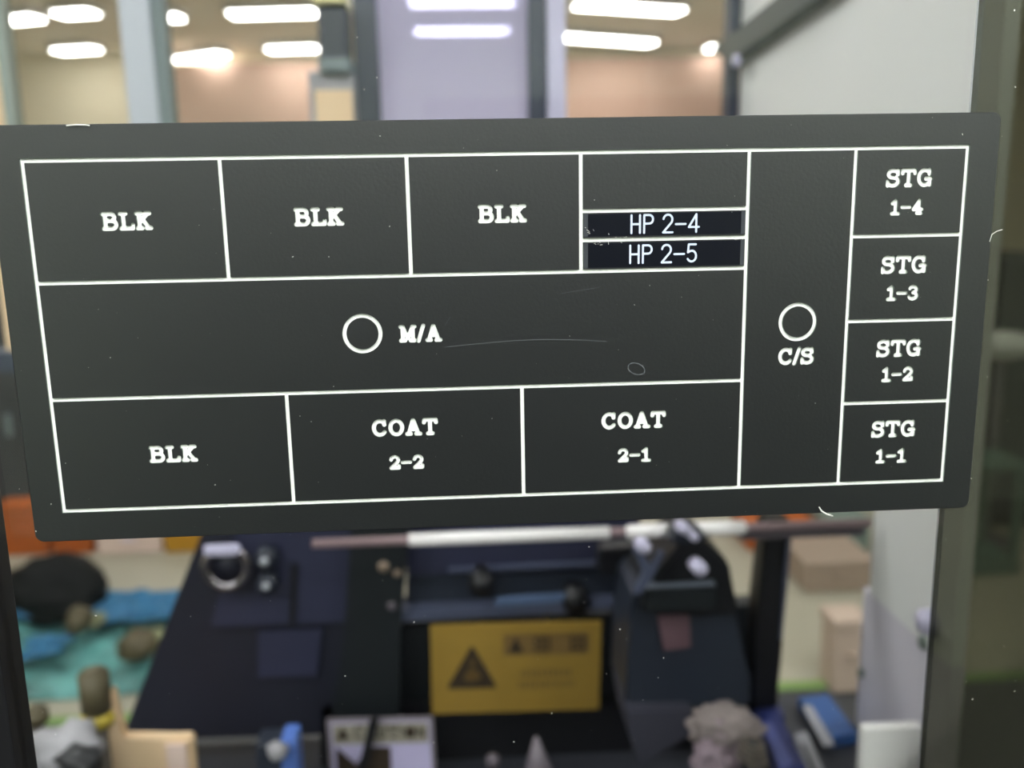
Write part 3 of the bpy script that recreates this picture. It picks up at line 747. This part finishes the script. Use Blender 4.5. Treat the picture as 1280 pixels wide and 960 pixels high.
# ------------------------------------------------------------------ small things on the deck
def on(x, y, z_=None): return px(x, y, z=z_ or deckz)
p = on(190, 975)
tr = empty('cream_tray', 'cream plastic tray at the bottom left on the deck', 'tray', p)
a = at(128, 985, .50); b = at(238, 924, .50)
slab('tray_face', [(120, 880), (140, 862), (152, 926), (240, 922), (246, 1000), (126, 1000)], .50, .012, M['cream'], tr, .002)
B('base', (a.x, .50, deckz), (b.x - .006, .53, at(180, 975, .5).z), M['cream'], tr, .002)
B('pink_side', (b.x - .022, .496, deckz), (b.x - .004, .499, at(180, 930, .5).z), M['pinkwhite'], tr)
def cap(x, yt, yb_, yy, r, label, ring=True):
    t = at(x, yt, yy); q = at(x, yb_, yy)
    e = empty('capped_pin', label, 'pin', (q.x, yy, deckz))
    C('cap', (t.x, yy, t.z), (t.x, yy, q.z), r, M['olivebrown'], e, bev=.003)
    if ring: C('yellow_band', (t.x, yy, q.z), (t.x, yy, q.z - .012), r * 1.12, M['yelring'], e, bev=.002)
    C('stem', (t.x, yy, q.z - .0), (t.x, yy, deckz), r * .55, M['brown'], e)
cap(116, 838, 890, .50, .0135, 'olive brown capped pin with a yellow band, lower left')
cap(45, 885, 905, .50, .010, 'short olive brown pin at the lower left without yellow band', False)
cp = empty('clutter_fitting', 'grey and white plastic fitting at the bottom left corner of the deck', 'fitting', on(75, 960))
lump('shell', (at(82, 930, .46).x, .46, at(82, 940, .46).z), (.030, .02, .022), M['greymix'], cp, amp=.5, seed=3)
lump('dark_insert', (at(100, 955, .44).x, .44, at(100, 952, .44).z), (.018, .015, .014), M['black'], cp, amp=.4, seed=5)
B('stand', (at(60, 950, .46).x, .45, deckz), (at(104, 950, .46).x, .48, at(82, 945, .46).z), M['greymix'], cp, .003)
bl = empty('blue_fitting', 'small blue and grey fitting left of the caution label', 'fitting', on(350, 960))
pbox('body', 322, 930, 362, 985, .52, .03, M['slate'], bl, .003)
pbox('blue_side', 354, 926, 369, 985, .515, .03, mat('bright_blue_fitting', (84, 116, 190), .4), bl, .002)
lump('grey_knot', at(347, 938, .51), (.010, .008, .010), M['greymix'], bl, amp=.4, seed=9, sub=2)
B('foot', (at(318, 985, .52).x, .515, deckz), (at(371, 985, .52).x, .555, at(340, 985, .52).z), M['slate'], bl)
cn = empty('pale_cone', 'small pale pointed nozzle standing between the two labels and the taupe cloth', 'nozzle', on(672, 960))
t = at(670, 922, .52); C('cone', (t.x, .52, t.z), (t.x + .003, .52, at(674, 975, .52).z), .002, mat('pale_nozzle', (120, 112, 120), .5), cn, r2=.017)
C('base', (t.x + .003, .52, at(674, 975, .52).z), (t.x + .003, .52, deckz), .017, M['slate'], cn)
sn = empty('grey_stud', 'tiny grey stud left of the pale nozzle', 'stud', on(616, 955)); t = at(616, 945, .52)
C('head', (t.x, .52, t.z), (t.x, .52, t.z - .01), .006, M['mauve'], sn, bev=.001); C('stem', (t.x, .52, t.z - .01), (t.x, .52, deckz), .003, M['black'], sn)
ct = empty('taupe_cloth', 'crumpled taupe cloth below the drive head', 'cloth', on(905, 940))
lump('cloth_upper', (at(905, 905, .44).x, .44, at(905, 908, .44).z), (.030, .02, .017), M['cloth'], ct, amp=.45, seed=2, sub=4, k=2.5)
lump('cloth_lower', (at(895, 948, .43).x, .43, at(895, 950, .43).z), (.020, .018, .030), mat('pinkish_cloth', (140, 124, 134), .9), ct, amp=.4, seed=4, sub=4, k=2.5, floorz=deckz)
B('holder', (at(885, 960, .44).x, .44, deckz), (at(925, 960, .44).x, .46, at(900, 930, .44).z), M['brown'], ct)
sp = empty('brown_coil', 'brown grey metal coil right of the taupe cloth', 'coil', on(940, 950)); c = at(940, 940, .40)
for i in range(4): torus('coil_turn', c + Vector((0, 0, -.006 + i * .005)), (.2, .1, 1), .012 - .001 * i, .0016, M['brown'], sp, 22, 8)
C('coil_post', (c.x, c.y, c.z + .01), (c.x, c.y, deckz), .004, M['black'], sp)
sl = empty('dark_blue_sleeve', 'dark blue sleeve lying toward the bottom edge beside the black strut', 'sleeve', on(970, 930, ledgez))
def flat(name, pix, h, th, m, parent, bev=.001): return prism(name, [px(a, b, z=ledgez + h) for a, b in pix], (0, 0, th), m, parent, bev)
flat('sleeve', [(944, 895), (966, 893), (1008, 975), (972, 985)], .0, .014, M['darkblue'], sl)
flat('sleeve_face', [(952, 905), (964, 903), (992, 955), (976, 962)], .0145, .001, mat('lavender_blue_face', (84, 92, 150), .4), sl)
bb = empty('blue_bar', 'bright blue flat bar with a grey stripe on the deck at lower right', 'bar', on(1030, 910, ledgez))
flat('bar', [(996, 884), (1034, 880), (1072, 930), (1040, 936)], .0, .012, M['blue'], bb)
flat('stripe', [(1002, 883), (1014, 882), (1044, 932), (1030, 934)], .0125, .001, M['stripe'], bb)
gb = empty('grey_bar', 'light grey flat bar lying left of the bright blue bar', 'bar', on(1010, 940, ledgez))
flat('bar', [(992, 928), (1008, 924), (1030, 975), (1006, 980)], .0, .01, M['stripe'], gb)
flat('groove', [(1002, 930), (1005, 930), (1024, 975), (1019, 976)], .0105, .0005, M['slate'], gb, 0)

# ------------------------------------------------------------------ things on the room floor beyond
def fl(x, y): return px(x, y, z=0)
def carton(name, x0, x1, yb_, yt, dep, m, label, cat, lid=None, group=None, bev=.01):
    a = fl(x0, yb_); b = px(x1, yb_, y=a.y); t = px((x0 + x1) / 2, yt, y=a.y)
    e = empty(name, label, cat, ((a.x + b.x) / 2, a.y, 0), group)
    h = t.z
    B('body', (a.x, a.y, 0.001), (b.x, a.y + dep, h * .86), m, e, bev)
    B('lid', (a.x - .006, a.y - .006, h * .86 + .0005), (b.x + .006, a.y + dep + .006, h), lid or m, e, bev * .6)
    B('handle', ((a.x * .6 + b.x * .4), a.y - .018, h * .5), ((a.x * .4 + b.x * .6), a.y - .0005, h * .56), lid or m, e, .003)
    return e
carton('orange_crate', 2, 62, 696, 632, .12, M['orange'], 'tall orange crate on the floor at the left edge under the plate', 'crate')
carton('orange_crate', 68, 116, 694, 668, .3, M['orange'], 'low orange crate between the tall orange crate and the white carton', 'crate')
carton('white_carton', 122, 204, 694, 655, .3, M['pinkwhite'], 'pinkish white carton on the floor left of the ochre carton', 'carton', M['silver'])
carton('ochre_carton', 207, 268, 692, 655, .3, M['gold'], 'ochre yellow carton on the floor beside the ring knob', 'carton')
carton('orange_crate', 936, 1022, 690, 655, .25, M['orange'], 'orange crate on the floor behind the black strut', 'crate')
carton('teal_case', 1034, 1086, 700, 650, .3, M['tealgrey'], 'grey teal case on the floor left of the white wall', 'case')
carton('clay_carton', 1006, 1092, 742, 702, .25, M['clay'], 'clay brown carton on the floor in front of the grey teal case', 'carton')
carton('pink_carton', 1040, 1080, 868, 775, .1, mat('beige_pink_carton', (178, 158, 142), .7), 'pale pink narrow carton standing near the green tape by the white wall', 'carton')
# open green crate behind the smoked strip
a = fl(1190, 720); b = px(1272, 720, y=a.y); t = px(1230, 590, y=a.y)
gc = empty('green_crate', 'green plastic crate seen through the smoked strip at the right', 'crate', (a.x, a.y, 0))
for (n, x0, x1) in (('upright', a.x, a.x + .03), ('upright', b.x - .03, b.x)): B(n, (x0, a.y, 0), (x1, a.y + .03, t.z), M['palegreen'], gc, .006)
B('rim', (a.x, a.y - .004, t.z), (b.x, a.y + .2, t.z + .03), M['palegreen'], gc, .006); B('base', (a.x, a.y - .004, .001), (b.x, a.y + .2, .06), M['palegreen'], gc, .006)
B('back_panel', (a.x + .03, a.y + .17, .06), (b.x - .03, a.y + .19, t.z), M['tealgrey'], gc, .004)
# charcoal cabinets far left and right
def cabinet(x0, x1, yb_, yt, label, top=None):
    a = fl(x0, yb_); b = px(x1, yb_, y=a.y); t = px((x0 + x1) / 2, yt, y=a.y)
    e = empty('charcoal_cabinet', label, 'cabinet', ((a.x + b.x) / 2, a.y, 0))
    B('body', (a.x, a.y, .06), (b.x, a.y + .5, t.z), M['darkcab'], e, .01); B('plinth', (a.x + .02, a.y + .03, 0), (b.x - .02, a.y + .48, .059), M['black'], e)
    mid = t.z * .5
    for (z0, z1) in ((.08, mid - .01), (mid + .01, t.z - .02)):
        d = B('door', (a.x + .02, a.y - .02, z0), (b.x - .02, a.y - .0005, z1), M['darkcab'], e, .005)
        B('handle', (b.x - .10, a.y - .045, z1 - .14), (b.x - .08, a.y - .0205, z1 - .04), M['alu_dark'], d, .003)
    return e, a, b, t
cabinet(-260, 58, 668, 340, 'charcoal cabinet at the left edge of the picture beside the plate')
e, a, b, t = cabinet(1205, 1480, 662, 320, 'charcoal cabinet behind the smoked strip at the right edge')
c = px(1252, 432, y=a.y - .15)
wd = empty('white_drum', 'white rounded lamp head in front of the charcoal cabinet behind the smoked strip', 'lamp head', (c.x, a.y - .15, 0))
lump('head', c, (.13, .08, .06), M['white_panel'], wd, amp=.08, seed=1)
C('stand', (c.x, a.y - .15, c.z - .05), (c.x, a.y - .15, .02), .02, M['mauve'], wd); C('base', (c.x, a.y - .15, .02), (c.x, a.y - .15, 0), .1, M['mauve'], wd)
# unseen cabinets added behind the viewer to darken the middle of the plate's reflection
for i_, (x0, x1, h) in enumerate(((-.75, -.1, 1.55), (-.08, .6, 1.6), (.62, 1.1, 1.3))):
    e = empty('added_cabinet', ('left', 'middle', 'low right')[i_] + ' charcoal cabinet added unseen behind the viewer to darken the plate reflection', 'cabinet', ((x0 + x1) / 2, -1.5, 0))
    B('body', (x0, -2.0, .05), (x1, -1.5, h), M['darkcab'], e, .01); B('plinth', (x0 + .02, -1.98, 0), (x1 - .02, -1.52, .049), M['black'], e)
    d = B('door', (x0 + .02, -1.4995, .08), (x1 - .02, -1.48, h - .03), M['darkcab'], e, .004); B('handle', (x1 - .09, -1.4795, h * .6), (x1 - .07, -1.46, h * .6 + .12), M['alu_dark'], d, .002)
# crumpled teal sheet with blue sheet, bag and blocks on it
def sheet(name, quad, m, label, amp, seed, z0, n=34):
    from mathutils import noise as N
    q = [fl(*p) for p in quad]; bm = bmesh.new(); g = []
    for i in range(n + 1):
        row = []
        for j in range(n + 1):
            u, v = i / n, j / n
            p = q[0] * (1 - u) * (1 - v) + q[1] * u * (1 - v) + q[2] * u * v + q[3] * (1 - u) * v
            e = 1 + .03 * N.noise(Vector((u * 5, v * 5, seed)))
            h = max(0.002, z0 + amp * (N.noise(Vector((u * 4, v * 4, seed))) + .5 * N.noise(Vector((u * 11, v * 11, seed + 3))) + .5) * (1 if 0 < i < n and 0 < j < n else .3))
            row.append(bm.verts.new(Vector((p.x * e, p.y, h))))
        g.append(row)
    for i in range(n):
        for j in range(n): bm.faces.new((g[i][j], g[i + 1][j], g[i + 1][j + 1], g[i][j + 1]))
    r = bmesh.ops.extrude_face_region(bm, geom=bm.faces[:])
    for v in [x for x in r['geom'] if isinstance(x, bmesh.types.BMVert)]: v.co.z += .004
    o = build(name, bm, m, None, False); return tag(o, label, 'sheet')
sheet('teal_sheet', [(-60, 885), (228, 866), (262, 742), (-40, 765)], M['teal'], 'crumpled teal plastic sheet on the floor at the left', .04, 1.5, .0)
sheet('blue_sheet', [(118, 802), (222, 792), (246, 756), (120, 764)], M['bluesheet'], 'small blue sheet lying on the back of the teal sheet', .03, 4.2, .055, 18)
sheet('blue_sheet', [(-40, 800), (60, 792), (60, 768), (-40, 776)], M['bluesheet'], 'blue sheet at the left picture edge behind the black bag', .03, 6.2, .055, 14)
sheet('blue_sheet', [(20, 850), (80, 838), (96, 812), (40, 822)], M['bluesheet'], 'blue scrap on the front of the teal sheet', .02, 8.2, .055, 12)
c = fl(70, 775); c2 = px(68, 740, y=c.y)
bg = empty('black_bag', 'black rounded bag on the teal sheet below the plate at the left', 'bag', (c.x, c.y, 0))
lump('bag_body', (c2.x, c.y, c2.z), (.19, .12, .125), M['blackbag'], bg, amp=.22, seed=11, sub=4, k=1.2, floorz=.03)
C('bag_handle', (c2.x + .12, c.y, c2.z + .05), (c2.x + .17, c.y - .02, c2.z - .06), .02, M['blackbag'], bg)
lump('bag_base', (c2.x + .02, c.y, .13), (.12, .1, .1), M['blackbag'], bg, amp=.2, seed=12, sub=3, floorz=.085)
for (x0, y0, x1, y1, s, lab) in ((158, 806, 208, 846, 6, 'large olive block on the teal sheet'), (96, 788, 124, 812, 8, 'small olive block right of the black bag')):
    a = fl(x0, y1); b = px(x1, y0, y=a.y)
    e = empty('olive_block', lab, 'block', ((a.x + b.x) / 2, a.y, 0))
    lump('body', ((a.x + b.x) / 2, a.y + .05, b.z * .6 + .02), ((b.x - a.x) / 2, .06, b.z * .5), M['olive'], e, amp=.35, seed=s, sub=3, floorz=.075)
    lump('foot', ((a.x + b.x) / 2 - .02, a.y, .1), ((b.x - a.x) / 2 * .9, .06, .05), M['olivebrown'], e, amp=.25, seed=s + 1, sub=3, floorz=.075)

# ------------------------------------------------------------------ put every thing's origin at its base
for o, loc in ROOTS:
    o.location = loc
    for ch in o.children:
        ch.location = -loc
